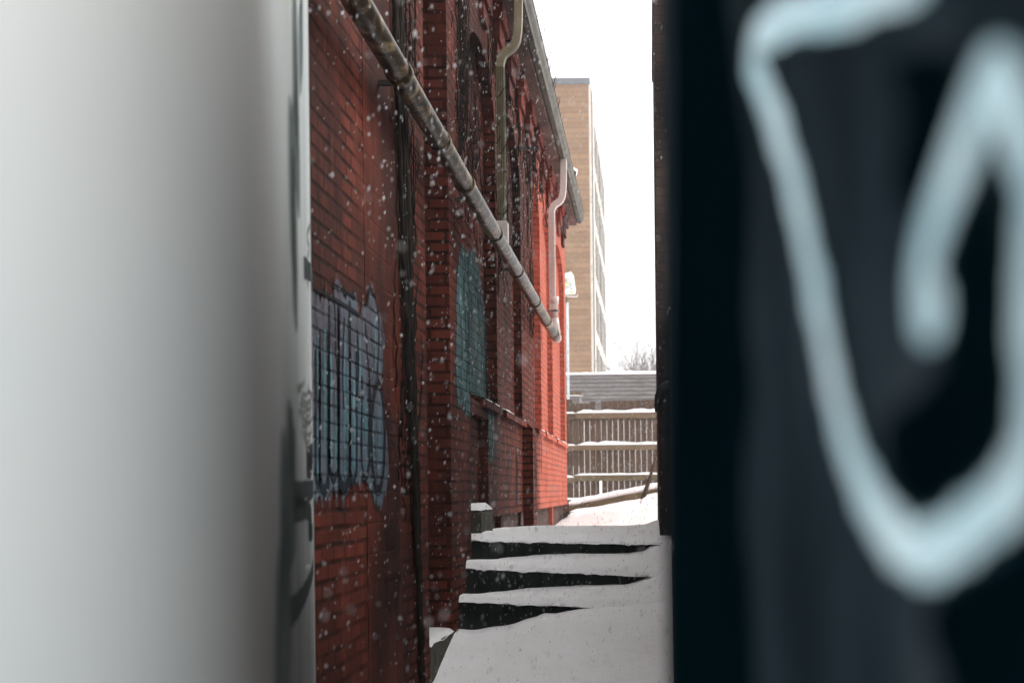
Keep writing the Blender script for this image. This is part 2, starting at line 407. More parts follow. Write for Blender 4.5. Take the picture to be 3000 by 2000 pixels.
wall.quad((XF,11.43,FZ),(XF-.05,11.43,FZ),(XF-.05,D1,FZ),(XF,D1,FZ))
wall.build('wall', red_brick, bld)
pg = MB(); vwall(pg, XF+.002, 6.52, 7.42, ZB, ZT); pg.build('parged_pier', red_plain, bld)
fd = MB(); vwall(fd, XF-.05, 11.43, D1, ZB, FZ); fd.quad((XF-.05,11.43,ZB),(XF,11.43,ZB),(XF,11.43,FZ),(XF-.05,11.43,FZ)); fd.quad((XF-.05,D1,ZB),(XF-.6,D1,ZB),(XF-.6,D1,FZ),(XF-.05,D1,FZ))
fd.build('foundation', foundation, bld)
for y in (12.4, 15.8, 18.9):
    MB().box(XF-.05, XF-.004, y, y+.16, -.9, FZ-.002).build('pier', red_brick, bld)
bt_ = MB()          # buttress
bt_.box(XF, XF+.10, 14.56, 14.9, -1, .62); bt_.add([(XF,14.56,.62),(XF+.10,14.56,.62),(XF+.10,14.9,.62),(XF,14.9,.62),(XF,14.56,.72),(XF,14.9,.72)], [(0,1,4),(1,2,5,4),(2,3,5)])
bt_.build('buttress', red_brick, bld)
for (b0, b1, zs, dep) in sills[1:]:         # sloping brick sills with a line of snow
    y0 = 11.0 if b0 < 11 else b0 + .01
    s = MB(); xb = XF - dep
    s.add([(xb+.002,y0,zs+.002),(XF+.045,y0,zs-.03),(XF+.045,b1-.01,zs-.03),(xb+.002,b1-.01,zs+.002),(xb+.002,y0,zs+.06),(XF+.045,y0,zs+.025),(XF+.045,b1-.01,zs+.025),(xb+.002,b1-.01,zs+.06)],
          [(3,2,1,0),(4,5,6,7),(0,1,5,4),(1,2,6,5),(2,3,7,6),(3,0,4,7)])
    so = s.build('sill', red_brick, bld)
    sn = MB(); K = 14; A = []; B = []; A2 = []; B2 = []
    for k in range(K+1):
        y = y0 + .02 + (b1-.03-y0-.02)*k/K; t = .013 * (.35 + 1.2*abs(fbm(y*2.1, zs, b0)))
        A.append((xb+.006,y,zs+.066+t)); B.append((XF+.035,y,zs+.03+t)); A2.append((xb+.006,y,zs+.061)); B2.append((XF+.038,y,zs+.028))
    for k in range(K):
        if noise.noise(Vector((A[k][1]*1.9, b0*3, .7))) < -.08: continue
        sn.quad(A[k],B[k],B[k+1],A[k+1]); sn.quad(B[k],B2[k],B2[k+1],B[k+1]); sn.quad(A2[k],A[k],A[k+1],A2[k+1])
    sn.build('snow_cap', snow, so, True)['kind'] = 'stuff'
# niche ledge with snow at the foot of the first bay
s = MB(); s.box(XF-.148, XF+.004, 8.315, 9.296, -1.7, -.87); lo = s.build('ledge', mossy, bld)
s = MB(); N = 8
for i in range(N+1):
    for j in range(7):
        x = XF-.147 + .155*j/6; y = 8.32 + .973*i/N
        s.v.append((x, y, -.848 + .015*fbm(x*6, y*3) - (.02 if j == 6 else 0)))
for i in range(N):
    for j in range(6): s.f.append((i*7+j, i*7+j+1, (i+1)*7+j+1, (i+1)*7+j))
s.build('snow_cap', snow, lo, True)

# eaves: corbels, soffit board, gutter, roof
y = 9.0
while y < D1 - .3:
    c = MB(); q_ = R.uniform(-.03, .03)
    c.bevbox(XF+.001, XF+.035, y+.10, y+.42, 3.56+q_, 3.70, .005); c.bevbox(XF+.001, XF+.06, y+.04, y+.50, 3.702, 3.85, .005); c.bevbox(XF+.001, XF+.09, y, y+.56, 3.852, 3.998, .005)
    c.build('corbel', corbel_m, bld); y += 1.02
f = MB(); f.box(XF-.0, XF+.185, D0, D1+.02, 4.002, 4.045); f.box(XF+.13, XF+.187, D0, D1+.02, 4.047, 4.17); f.build('soffit_board', fascia_m, bld)
gt = MB(); sec = [(.0,.14),(.0,.02),(.012,0),(.065,0),(.075,.03),(.095,.06),(.105,.085),(.105,.14),(.112,.14),(.112,.132)]
gx = XF + .189; ys = [D0 + (D1+.03-D0)*i/40 for i in range(41)]
for yy in ys:
    sag = .006*math.sin(yy*1.3)
    for dx, dz in sec: gt.v.append((gx+dx, yy, 4.035+dz+sag))
ns = len(sec)
for i in range(40):
    for k in range(ns-1): gt.f.append((i*ns+k, i*ns+k+1, (i+1)*ns+k+1, (i+1)*ns+k))
gt.f.append(tuple(range(40*ns, 41*ns-2)))
gt.build('gutter', gutter_m, bld)
rf = MB(); rf.add([(XF+.19,D0,4.175),(-9.0,D0,6.6),(-9.0,D1+.05,6.6),(XF+.19,D1+.05,4.175),(XF+.19,D0,4.20),(-9.0,D0,6.63),(-9.0,D1+.05,6.63),(XF+.19,D1+.05,4.20)], [(0,1,2,3),(7,6,5,4),(0,4,5,1),(3,2,6,7),(0,3,7,4)])
ro = rf.build('roof', parapet_m, bld)
rs = MB(); NN = 60
for i in range(NN+1):
    yy = D0 + (D1-D0)*i/NN; t = .05 + .03*fbm(yy*.9, 3.3)
    ov = .17 + .05*fbm(yy*.7, 9.1) + (.16*math.exp(-((yy-19.6)/.35)**2))
    rs.v += [(-9.0,yy,6.64+t),(-3,yy,4.76+t),(XF+.17,yy,4.215+t),(XF+ov+.02,yy,4.205+t*.6),(XF+ov,yy,4.203)]
for i in range(NN):
    for k in range(4): rs.f.append((i*5+k, i*5+k+1, (i+1)*5+k+1, (i+1)*5+k))
rs.build('snow_cover', snow, ro, True)
MB().box(XF+.001, XF+.22, 14.2, 14.225, 3.28, 3.31).build('iron_bracket', black_metal, bld)

# graffiti on the brick
WP = Plane(XF, 0, 0, 1, 1, 0)
def C3(x, y): return (800 + .3188*x, 500 + .3188*y)
def C5(x, y): return (800 + .3188*x, 1000 + .3188*y)
fill = [C3(340,1075),C3(450,1120),C3(540,1150),C3(565,1050),C3(620,1085),C3(650,1140),C3(690,1120),C3(750,1180),C3(775,1260),C3(840,1230),C3(880,1085),C3(930,1170),C3(955,1300),C3(1000,1420),C3(1010,1560),
        C5(985,330),C5(1000,600),C5(1040,900),C5(1052,1200),C5(1040,1380),C5(985,1470),C5(930,1440),C5(880,1300),C5(800,1270),C5(760,1290),C5(730,1330),C5(690,1300),C5(640,1420),C5(590,1390),C5(550,1400),C5(510,1370),C5(440,1450),C5(340,1460)]
def paint(mb, pl, pts, off, rag=.01, sr=(-99, 99), wid=.09, res=.022):
    q = [pl.px(*p) for p in pts]; n = len(q); mg = wid*.6
    def sdist(x, z):
        ins = False; best = 9e9
        for i in range(n):
            (ax, az), (bx_, bz) = q[i], q[(i+1) % n]
            if (az > z) != (bz > z) and x < (bx_-ax)*(z-az)/(bz-az)+ax: ins = not ins
            dx, dz = bx_-ax, bz-az; t = max(0, min(1, ((x-ax)*dx+(z-az)*dz)/(dx*dx+dz*dz+1e-12)))
            best = min(best, math.hypot(x-ax-dx*t, z-az-dz*t))
        return best if ins else -best
    s0, s1 = max(sr[0], min(p[0] for p in q)-mg), min(sr[1], max(p[0] for p in q)+mg)
    z0, z1 = min(p[1] for p in q)-mg, max(p[1] for p in q)+mg
    ns, nz = max(2, int((s1-s0)/res)), max(2, int((z1-z0)/res)); idx = {}; val = {}
    for a in range(ns+1):
        for b_ in range(nz+1):
            x, z = s0+(s1-s0)*a/ns, z0+(z1-z0)*b_/nz
            x2 = x + rag*noise.noise(Vector((x*9, z*9, 2.2))); z2 = z + rag*2*noise.noise(Vector((x*24, z*9, 7.7)))
            val[a, b_] = (x, z, .5 + sdist(x2, z2)/wid)
    if not hasattr(mb, 'attr'): mb.attr = []
    def vert(k):
        if k not in idx:
            idx[k] = len(mb.v); mb.v.append(pl.at(val[k][0], val[k][1], off)); mb.attr.append(max(0.0, min(1.0, val[k][2])))
        return idx[k]
    for a in range(ns):
        for b_ in range(nz):
            ks = ((a, b_), (a+1, b_), (a+1, b_+1), (a, b_+1))
            if max(val[k][2] for k in ks) > .05: mb.f.append(tuple(vert(k) for k in ks))
uz = MB(); cxm = sum(p[0] for p in fill)/len(fill); cym = sum(p[1] for p in fill)/len(fill)
paint(uz, WP, [(cxm+(a-cxm)*1.05, cym+(b-cym)*1.045) for a, b in fill], .004, .05, (-9, 8.3), .2); uz.build('graffiti_overspray', mauve_paint, bld)
gf = MB(); paint(gf, WP, fill, .006, .03, (-9, 8.3), .07, .02); gro = gf.build('graffiti_piece', blue_paint, bld); gro['label'] = 'blue grey spray painted lettering with navy outlines'
hz = MB()
paint(hz, WP, [C5(1035,650),C5(1100,690),C5(1150,760),C5(1140,950),C5(1060,960),C5(1030,800)], .006)
hz.build('mauve_patch', mauve_paint, bld)
hz = MB()
S7 = lambda x, y: (800+.3507*x, 1450+.3507*y)
paint(hz, WP, [S7(925,280),S7(980,230),S7(1045,210),S7(1060,330),S7(1045,480),S7(1000,500),S7(940,480)], .0035)
paint(hz, WP, [S7(920,660),S7(1060,650),S7(1050,800),S7(1030,980),S7(970,1000),S7(930,900)], .0035)
hz.build('mauve_patch', mauve_paint, bld)
ol = MB()
def U(x0, x1, top, bot, w=.014):
    l = [C5(x0, top), C5(x0-2, bot-220), C5(x0+(x1-x0)*.18, bot-60), C5((x0+x1)/2, bot), C5(x1-(x1-x0)*.18, bot-60), C5(x1+2, bot-220), C5(x1, top)]
    ol.stroke(WP, smooth_path([WP.px(*p) for p in l], 6), w, .008, .5)
U(375, 412, 100, 1330); U(412, 492, -60, 1370, .022); U(500, 582, -300, 1260, .018); U(590, 688, -330, 1350, .024); U(694, 752, 100, 1290, .016); U(800, 868, 350, 1250, .02); pass
ell = [C5(950+62*math.cos(t), 880-490*math.sin(t)) for t in [math.pi*2*k/26 for k in range(27)]]
ol.stroke(WP, [WP.px(*p) for p in ell], .022, .009, .4)
for l in ([C5(830,-200),C5(850,100),C5(878,400),C5(884,700),C5(884,1100)], [C5(955,-330),C5(958,0),C5(948,250),C5(945,400)], [C5(545,-420),C5(555,-200),C5(560,100),C5(575,300)], 
          [C3(540,1060),C3(640,1110),C3(740,1170)], [C3(360,1090),C3(450,1130),C3(540,1180),C3(680,1260),C3(780,1330)], [C3(850,1230),C3(880,1080),C3(930,1190)], [C5(640,-200),C5(625,200),C5(632,600)], [C5(760,-100),C5(770,300),C5(745,620)]):
    ol.stroke(WP, smooth_path([WP.px(*p) for p in l], 6), .009, .0082, .5)
ol.build('graffiti_outline', dark_paint, bld)
hl = MB()
for x, ya, yb in ((395,-40,1200),(455,-120,900),(520,100,1100),(560,500,1150),(640,-100,1200),(668,200,900),(725,300,1150),(785,-150,700),(835,500,1150),(905,600,1100),(925,-200,250)):
    a, b = WP.px(*C5(x, ya)), WP.px(*C5(x+6, yb)); paint_pts = [(a[0]+(b[0]-a[0])*t/8+R.uniform(-.012,.012), a[1]+(b[1]-a[1])*t/8) for t in range(9)]
    hl = MB(); hl.stroke(WP, smooth_path(paint_pts, 3), [R.uniform(.008,.022) for _ in range(25)], .0072, .8); hl.build('graffiti_highlight', teal_light, bld)
g2 = MB()           # teal piece across the second pier, its recess and the wall below the sill
paint(g2, WP, [(1336,893),(1338,800),(1344,745),(1350,733),(1358,726),(1366,731),(1392,735),(1392,1000),(1392,1214),(1365,1212),(1352,1180),(1345,1200),(1338,1186),(1334,1050)], .004, .05, (9.302, 10.298))
g2.build('graffiti_piece', teal_paint, bld)['label'] = 'teal spray painted lettering running past the second pier'; g2 = MB()
RP = Plane(XF-.09, 0, 0, 1, 1, 0)
paint(g2, RP, [(1360,735),(1396,745),(1403,790),(1412,860),(1424,960),(1428,1100),(1424,1170),(1360,1150)], .004, .05, (10.31, 12.19))
g2.build('graffiti_piece', teal_paint, bld); g2 = MB()
paint(g2, WP, [(1412,1160),(1430,1165),(1447,1200),(1446,1290),(1442,1355),(1436,1357),(1431,1300),(1428,1250),(1412,1235)], .004, .03, (11.435, 13), .06)
g2.build('graffiti_piece', teal_paint, bld)
o2 = MB()
for l in ([(1343,900),(1352,1000),(1350,1100),(1356,1190)], [(1360,740),(1358,900),(1366,1050),(1364,1150)], [(1371,760),(1372,950),(1374,1150)]):
    o2.stroke(WP, smooth_path([WP.px(*p) for p in l], 6), .012, .006, .5)
o2.build('graffiti_outline', dark_paint, bld); o2 = MB()
for l in ([(1432,1180),(1434,1240),(1436,1300),(1440,1350)], [(1416,1180),(1420,1240)]):
    o2 = MB(); o2.stroke(WP, smooth_path([WP.px(*p) for p in l], 6), .014, .006, .5); o2.build('graffiti_outline', dark_paint, bld)
o2 = MB()
for l in ([(1392,800),(1400,900),(1408,1000),(1410,1140)], [(1402,850),(1416,960),(1420,1120)]):
    o2.stroke(RP, smooth_path([RP.px(*p) for p in l], 6), .012, .006, .5)
o2.build('graffiti_outline', dark_paint, bld)
dr = MB()           # grey drips on the plinth
for k in range(16):
    dr = MB()
    x = R.uniform(1478, 1520) if k < 10 else R.uniform(1568, 1592); y0 = R.uniform(1270, 1370); a = WP.px(x, y0); L = R.uniform(.15, .55)
    dr.stroke(WP, smooth_path([(a[0]+R.uniform(-.02,.02), a[1]-L*t/4) for t in range(5)], 3), R.uniform(.008, .03), .004, .9); dr.build('paint_drip', drip_paint, bld)
sc_ = MB(); cp = [C5(1240,105),C5(1265,85),C5(1300,95),C5(1325,140),C5(1345,180),C5(1375,188),C5(1400,160),C5(1402,130)]
sc_.stroke(WP, smooth_path([WP.px(*p) for p in cp], 6), .006, .004); sc_.build('marker_scribble', dark_paint, bld)

# ------------------------------------------------------------------ drain pipe along the wall and two downspouts
PX, PZ, PR = -1.125, 1.87, .055
def pz(y): return PZ + (18.05-y)*.004
dp = thing('drain_pipe', 'long stained grey drain pipe running along the red brick wall', 'pipe', (PX, 11, PZ))
MB().tube([(PX, y, pz(y)) for y in [3.8+ i*(17.98-3.8)/30 for i in range(31)]], PR, 24).build('pipe', pipe_m, dp, True)
for y in (5.05, 6.75, 8.05, 9.15, 10.9, 12.7, 14.7, 16.3, 17.55):
    MB().tube([(PX,y-.05,pz(y)),(PX,y-.045,pz(y)),(PX,y+.045,pz(y)),(PX,y+.05,pz(y))], [PR+.001,PR+.007,PR+.007,PR+.001], 24).build('collar', pipe_m, dp, True)
    MB().tube([(PX,y+.055,pz(y)),(PX,y+.07,pz(y))], PR+.003, 24, False).build('band', rubber, dp, True)
for y in (6.9, 9.6, 12.6, 15.4):
    MB().box(XF+.002, PX-.03, y, y+.03, pz(y)-.012, pz(y)+.012).build('bracket', black_metal, dp)
MB().tube([(PX,17.9,pz(17.9)),(PX,18.06,pz(18)),(PX,18.12,pz(18)+.02)], [PR+.004,PR+.008,PR*.7], 24).build('end_elbow', pipe_clean, dp, True)
rib_m = simple('downspout_rib_beige', (.06,.046,.026), (.13,.10,.06), 8, .7, .2)  # darker beige ribs that draw the corrugation as lines
def downspout(name, label, cat, y, x, ztop, zbot, mat, hw, hd):
    t = thing(name, label, cat, (x, y, zbot), 'corrugated downspouts feeding the drain pipe')
    path = [(gx+.05, y, 4.03), (gx+.05, y, 3.95), (gx+.03, y, ztop+.16), (x+.03, y, ztop+.05), (x, y, ztop-.03), (x, y, zbot+.2)]
    q = smooth_path(path[:5], 5) + [path[5]]
    MB().rect_tube(q, (0, hd, 0), hw).build('pipe', mat, t)
    rb = MB()
    for k in (-.66, -.22, .22, .66):
        rb.box(x-hw*.0+hw, x+hw+.004, y+k*hd-.006, y+k*hd+.006, zbot+.22, ztop-.06)
        rb.box(x+k*hw-.004, x+k*hw+.004, y-hd-.004, y-hd, zbot+.22, ztop-.06)
    rb.build('rib', rib_m if mat is spout_beige else mat, t)
    return t
d1 = downspout('downspout', 'weathered beige downspout with ivy twigs on it, nearer of the two', 'downspout', 11.85, -1.165, 3.45, 1.93, spout_beige, .031, .042)
MB().bevbox(-1.215, -1.115, 11.79, 11.91, 1.99, 2.16, .01).build('socket', spout_white, d1)
MB().tube([(-1.165,11.85,2.0),(PX-.02,11.85,1.9)], .045, 16).build('adaptor', pipe_clean, d1, True)
d2 = downspout('downspout', 'clean white downspout at the sunlit far end of the red wall', 'downspout', 18.0, -1.165, 3.42, 2.0, spout_white, .036, .05)
MB().tube([(-1.15,18,2.36),(-1.15,18,2.28),(-1.15,18,2.27),(-1.15,18,2.06)], [.062,.062,.05,.05], 20).build('socket', pipe_clean, d2, True)
MB().tube([(-1.15,18,2.2),(-1.15,18,2.18)], .056, 20, False).build('band', rubber, d2, True)
MB().tube([(-1.15,18,2.1),(-1.14,18.0,1.99),(PX,18.0,1.9)], [.055,.06,.058], 20).build('elbow', pipe_clean, d2, True)

# ------------------------------------------------------------------ ivy
iv = thing('ivy_vine', 'leafless dark ivy with a thick trunk climbing the red brick wall', 'plant', (XF+.03, 7.7, -1.1))
def on_wall(px, py, off=.02):
    s_, z_ = WP.px(px, py); return WP.at(s_, z_, off)
tr = MB()
for (xo, rr) in ((-9, .015), (3, .02), (11, .012), (-2, .013), (7, .015)):
    pts = [(1150,-60),(1160,250),(1172,500),(1182,800),(1190,1050),(1200,1250),(1208,1450),(1214,1640),(1219,1800),(1224,1960),(1228,2040)]
    if xo in (-10, 14, -2): pts = pts[:8]
    q = []
    for i, (a, b) in enumerate(smooth_path(pts, 5)):
        k = max(0, min(1, (1750-b)/900)); ww = xo*(.15+.85*k*1.2) + 5*fbm(b*.01, xo*3.1)*(k+.2)
        q.append(on_wall(a+ww, b, .02+.012*noise.noise(Vector((b*.012, xo, 0)))))
    tr.tube(q, [rr*(.6+.4*abs(noise.noise(Vector((i*.3, xo, 5))))+.25) for i in range(len(q))], 7)
tr.build('trunk', vine_m, iv, True)
tw = MB()
def strand(y, z, L, x, lean=0.0, r=.004, curl=.3):
    q = []; a = R.uniform(-.25, .25) + lean
    for i in range(13):
        q.append((x + R.uniform(0, .012), y, z)); a += R.uniform(-curl, curl); a *= .85
        y += math.sin(a)*L/12; z += math.cos(a)*L/12
        if z > 3.9: break
    if len(q) > 2: tw.tube(q, [r*(1.2-.9*i/len(q)) for i in range(len(q))], 4, False)
for k in range(70):            # fans beside the trunk
    y = R.gauss(7.62, .17); z = R.uniform(-.2, 2.7)
    if 5.6 < y < 8.28: strand(y, z, R.uniform(.3, .8), XF+.008, 0, R.uniform(.002, .006), .4)
for k in range(80): strand(R.uniform(9.7, 10.28), R.uniform(2.0, 3.3), R.uniform(.3, .8), XF+.006, 0, R.uniform(.0015, .004), .5)
for k in range(50): strand(R.uniform(10.4, 12.1), R.uniform(1.8, 3.1), R.uniform(.3, .8), XF-.085, 0, R.uniform(.0015, .004), .5)
for k in range(100): strand(R.uniform(12.22, 12.48) if k < 25 else R.uniform(14.6, 16.1) if k < 65 else R.uniform(12.6, 14.4), R.uniform(1.6, 3.4), R.uniform(.3, .8), XF+.006 if k < 65 else XF-.07, 0, R.uniform(.0015, .004), .5)
for k in range(80): strand(R.uniform(11.5, 18.5), R.uniform(3.1, 3.6), R.uniform(.3, .7), XF+.02, 0, R.uniform(.003, .006))
for k in range(420):             # short side shoots all over the upper part
    y = R.choice([R.gauss(7.6, .35), R.uniform(9.4, 10.3), R.uniform(10.5, 12), R.uniform(12.3, 16)])
    if y < 5.6: continue
    x = XF-.06 if 10.5 < y < 12 else XF+.01
    strand(y, R.uniform(1.7, 3.6), R.uniform(.05, .2), x, R.choice([-1.2, 1.2, 0, 2.4]), .0026, .9)
tw.build('twigs', vine_m, iv)['kind'] = 'stuff'
cl = MB()
for k in range(9):             # tendrils curling over the downspout and the gutter
    z = R.uniform(2.1, 3.4); q = []
    a0 = R.uniform(0, 6)
    for i in range(5): q.append((-1.165+.05*math.cos(a0+i*.35)+.02, 11.79+.01*math.sin(i), z+.012*i+.02*math.sin(i*.9+a0)))
    cl.tube(q, .0035, 4, False)
for k in range(16):
    y = R.uniform(12.2, 17); q = []; L = R.uniform(.06, .2); s_ = R.choice((-1, 1))
    for i in range(8): q.append((gx+.1+.10*math.sin(i*.42)*L*2.2, y+s_*L*i/8*1.6, 4.17+L*.7*math.sin(i*.5)))
    cl.tube(q, .0018, 4, False)
cl.build('tendrils', vine_m, iv)['kind'] = 'stuff'

# ------------------------------------------------------------------ stone steps and the snow on them
RISE = [(9.62, 'low'), (10.0, 'mid'), (10.4, 'top')]
S8 = lambda x, y: (1350+.3508*x, 1450+.3508*y)
lips = {'top': [(-90,375),(65,380),(600,395),(1100,405),(1585,412),(1800,412)], 'mid': [(-130,608),(25,613),(600,640),(1000,655),(1550,682),(1800,690)], 'low': [(-150,890),(0,894),(700,920),(1060,937),(1500,945),(1800,950)]}
backs = {'top': [(-90,560),(60,552),(190,550),(400,520),(750,490),(1100,483),(1400,478),(1520,465),(1590,418),(1800,360)],
         'mid': [(-130,815),(30,818),(130,825),(350,805),(560,775),(1000,750),(1380,738),(1460,720),(1550,688),(1800,600)],
         'low': [(-150,1105),(0,1110),(100,1118),(350,1085),(620,1020),(700,985),(800,985),(900,962),(1030,943),(1200,930),(1800,880)]}
def curve3(pts, d):             # z as a function of X at depth d, from the measured outline
    q = []
    for p in pts:
        v = P(*S8(*p), d); q.append((v.x, v.z))
    return q
lipz = {k: curve3(lips[k], d-.035) for d, k in RISE}
bakz = {k: curve3(backs[k], d) for d, k in RISE}
XL, XR = -1.30, .21
st = thing('stone_steps', 'three dark stone steps deep in snow climbing the alley', 'steps', (-.6, 10, -1))
topz = {k: lerp_curve(lipz[k], -1.1) for k in lipz}
for i, (d, k) in enumerate(RISE):
    dn = RISE[i+1][0]+.3 if i < 2 else 11.6
    m = MB(); N = 26; z1 = [lerp_curve(lipz[k], XL+(XR-XL)*j/N)+.012 for j in range(N+1)]
    for j in range(N+1):
        x = XL+(XR-XL)*j/N; dy = .006*fbm(x*5, d*3)
        m.v += [(x, d+dy, -1.5), (x, d+dy, z1[j]), (x, dn, z1[j]), (x, dn, -1.5)]
    for j in range(N):
        for q in range(3): m.f.append((j*4+q, j*4+4+q, j*4+5+q, j*4+1+q))
    m.build('step', stone_dark, st)
# snow sheets on the treads; every sheet rolls over its lip and climbs the riser behind it
sn = thing('snow_cover', 'smooth snow lying on the steps and drifted against the wall', 'snow'); sn['kind'] = 'stuff'
def sheet(name, d0, z0f, d1, z1f, lip=True, n=70, mrows=22, par=None):
    m = MB(); rows = []
    if lip:
        rows += [(-2, 0), (-1, 0)]
    rows += [(0, k/mrows) for k in range(mrows+1)]
    for (kind, t) in rows:
        for j in range(n+1):
            x = XL+(XR-XL)*j/n; za = z0f(x); zb = z1f(x); th = .052*(1 + .25*fbm(x*3, d0*7))
            if kind == -2: m.v.append((x, d0+.03, za + .014*fbm(x*11, d0)))
            elif kind == -1: m.v.append((x, d0-.002+.006*fbm(x*6, d0*3), za + .014*fbm(x*11, d0) + .006*fbm(x*25, d0*2, 3)))
            else:
                e = t*t*(3-2*t)*.6+t*.4
                round_ = -th*math.exp(-t*14) if lip else 0
                z = (za+th)*(1-e) + zb*e + round_ + (.008*fbm(x*2.2, t*2+d0*5) + .004*fbm(x*8, t*5+d0*5, 2)) * min(1, t*5)
                yy = d0 + (d1-d0)*t
                m.v.append((x, yy, z))
    for r in range(len(rows)-1):
        for j in range(n):
            a = r*(n+1)+j; m.f.append((a, a+1, a+n+2, a+n+1))
    o = m.build(name, snow, par, True); return o
sheet('tread_snow', 9.585, lambda x: lerp_curve(lipz['low'], x), 10.005, lambda x: lerp_curve(bakz['mid'], x), par=sn)
sheet('tread_snow', 9.965, lambda x: lerp_curve(lipz['mid'], x), 10.405, lambda x: lerp_curve(bakz['top'], x), par=sn)
S8u = [(-90,300),(220,282),(700,254),(1100,250),(1400,246),(1540,238),(1620,212),(1690,190),(1800,170)]
upz = curve3(S8u, 12.2)
sheet('landing_snow', 10.365, lambda x: lerp_curve(lipz['top'], x), 12.2, lambda x: lerp_curve(upz, x), par=sn, mrows=34)
# alley floor in front of the steps
al = MB(); N, Mr = 60, 60
wallz = lambda d: -1.065 + (d-8.2)*.075
for r in range(Mr+1):
    d = 3.0 + (9.625-3.0)*r/Mr
    for j in range(N+1):
        x = XL+.05+(XR-XL)*j/N
        zb = lerp_curve(bakz['low'], x); near = wallz(d) - .02 + .10*max(0, (x+.35))**1.5
        t = max(0, min(1, (d-8.35)/(9.62-8.35))); t = t*t*(3-2*t)
        if d < 8.2: near = -1.065 - (8.2-d)*.085 + .10*max(0, (x+.35))**1.5
        z = near*(1-t) + zb*t + .014*fbm(x*1.6, d*.9) + .004*fbm(x*7, d*5, 3)
        al.v.append((x, d, z))
for r in range(Mr):
    for j in range(N):
        a = r*(N+1)+j; al.f.append((a, a+1, a+N+2, a+N+1))
tag(al.build('path', snow, None, True), 'snow covered alley floor', kind='structure')
# mossy block with a snow cap beside the top step
bk = thing('stone_block', 'squat mossy stone block with a cap of snow beside the red wall', 'stone', (-1.25, 11, -.5))
b = MB(); b.bevbox(-1.312, -1.215, 10.62, 11.38, -.9, -.13, .02); bo = b.build('block', mossy, bk)
c = MB()
for i in range(11):
    for j in range(9):
        x = -1.313+.10*j/8; yy = 10.61+.78*i/10; e = min(1, min(i, 10-i)/2.0, ) ; e2 = min(1, (8-j)/3.0)
        c.v.append((x, yy, -.132 + .05*math.sqrt(max(0, e))*math.sqrt(max(0, e2)) + .006*fbm(x*9, yy*6)))
for i in range(10):
    for j in range(8): c.f.append((i*9+j, i*9+j+1, (i+1)*9+j+1, (i+1)*9+j))
c.build('snow_cap', snow, bk, True)

# ------------------------------------------------------------------ snow bank, beam and branch beyond the steps
bkpts = [(1600,1545),(1640,1532),(1660,1508),(1685,1494),(1730,1487),(1790,1475),(1850,1466),(1880,1462),(1895,1452),(1925,1446),(2000,1440)]
q = [(lambda v: (v.x, v.z))(P(a, b_, 24.5)) for a, b_ in bkpts]
sb = MB(); N, Mr = 60, 40
for r in range(Mr+1):
    d = 12.0 + (30-12.0)*r/Mr
    for j in range(N+1):
        x = -2.4 + 5.4*j/N; t = max(0, min(1, (d-17)/7.5)); e = t*t*(3-2*t)
        zr = lerp_curve(q, x); t2 = max(0, min(1, (d-25)/5))
        z = (-.46)*(1-e) + zr*e; z = z*(1-t2) + (-.46)*t2
        z += .03*fbm(x*1.4, d*.8, 2) * (.3+e) + (.02*fbm(x*5, d*3, 4) if x < -1.0 else 0)
        if x < XF and d < 22.4: z = -.48
        sb.v.append((x, d, z))
for r in range(Mr):
    for j in range(N):
        a = r*(N+1)+j; sb.f.append((a, a+1, a+N+2, a+N+1))
bank_snow_m = simple('toned_bank_snow', (.60,.555,.54), (.70,.66,.65), 3, .8, .1, (1,1,1), .5, .03)  # pinkish snow, darkened in colour to keep the brightly lit bank from clipping
tag(sb.build('snow_bank', bank_snow_m, None, True), 'bank of snow in the yard beyond the steps', kind='structure')
bm = thing('timber_beam', 'sloping timber beam under thick snow on the bank before the fence', 'beam', tuple(P(1800, 1470, 25)))
A_, B_ = P(1668, 1492, 25.0), P(1990, 1428, 25.4)
MB().rect_tube([A_, A_.lerp(B_, .5), B_], (0, .09, 0), .055).build('beam', wood_dark, bm)
s = MB(); K = 24
pts = [A_.lerp(B_, i/K) + Vector((0, 0, .10+.012*fbm(i*.4, 2))) for i in range(K+1)]
s.tube(pts, [.03]+[.062+.012*fbm(i*.5, 7) for i in range(K-1)]+[.05], 10); s.build('snow_cap', snow, bm, True)
dbr = MB(); q = [P(a, b_, 24) for a, b_ in ((1883,1463),(1890,1440),(1900,1412),(1908,1385),(1914,1360),(1922,1335))]
dbr.tube(q, [.045,.04,.032,.026,.02,.012], 7)
dbr.tube([P(1900,1412,24),P(1893,1400,24),P(1885,1392,24)], [.02,.014,.006], 5); dbr.tube([P(1908,1385,24),P(1904,1372,24),P(1899,1366,24)], [.016,.01,.005], 5)
tag(dbr.build('dead_branch', twig_m, None, True), 'bare dead branch leaning out of the snow bank at the right', 'branch')
wd = MB()
for k in range(70):
    x = R.uniform(1632, 1668); b0 = P(x, 1535-(x-1632)*.9+R.uniform(-3, 6), 21+R.uniform(0, 2)); h = R.uniform(.03, .16)
    wd.tube([b0, b0+Vector((R.uniform(-.03,.03), 0, h*.6)), b0+Vector((R.uniform(-.09,.09), R.uniform(-.05,.05), h))], [.006,.004,.002], 4)
tag(wd.build('dry_weeds', twig_m), 'dry weed stalks poking through snow at the corner of the red wall', 'weeds', kind='stuff')

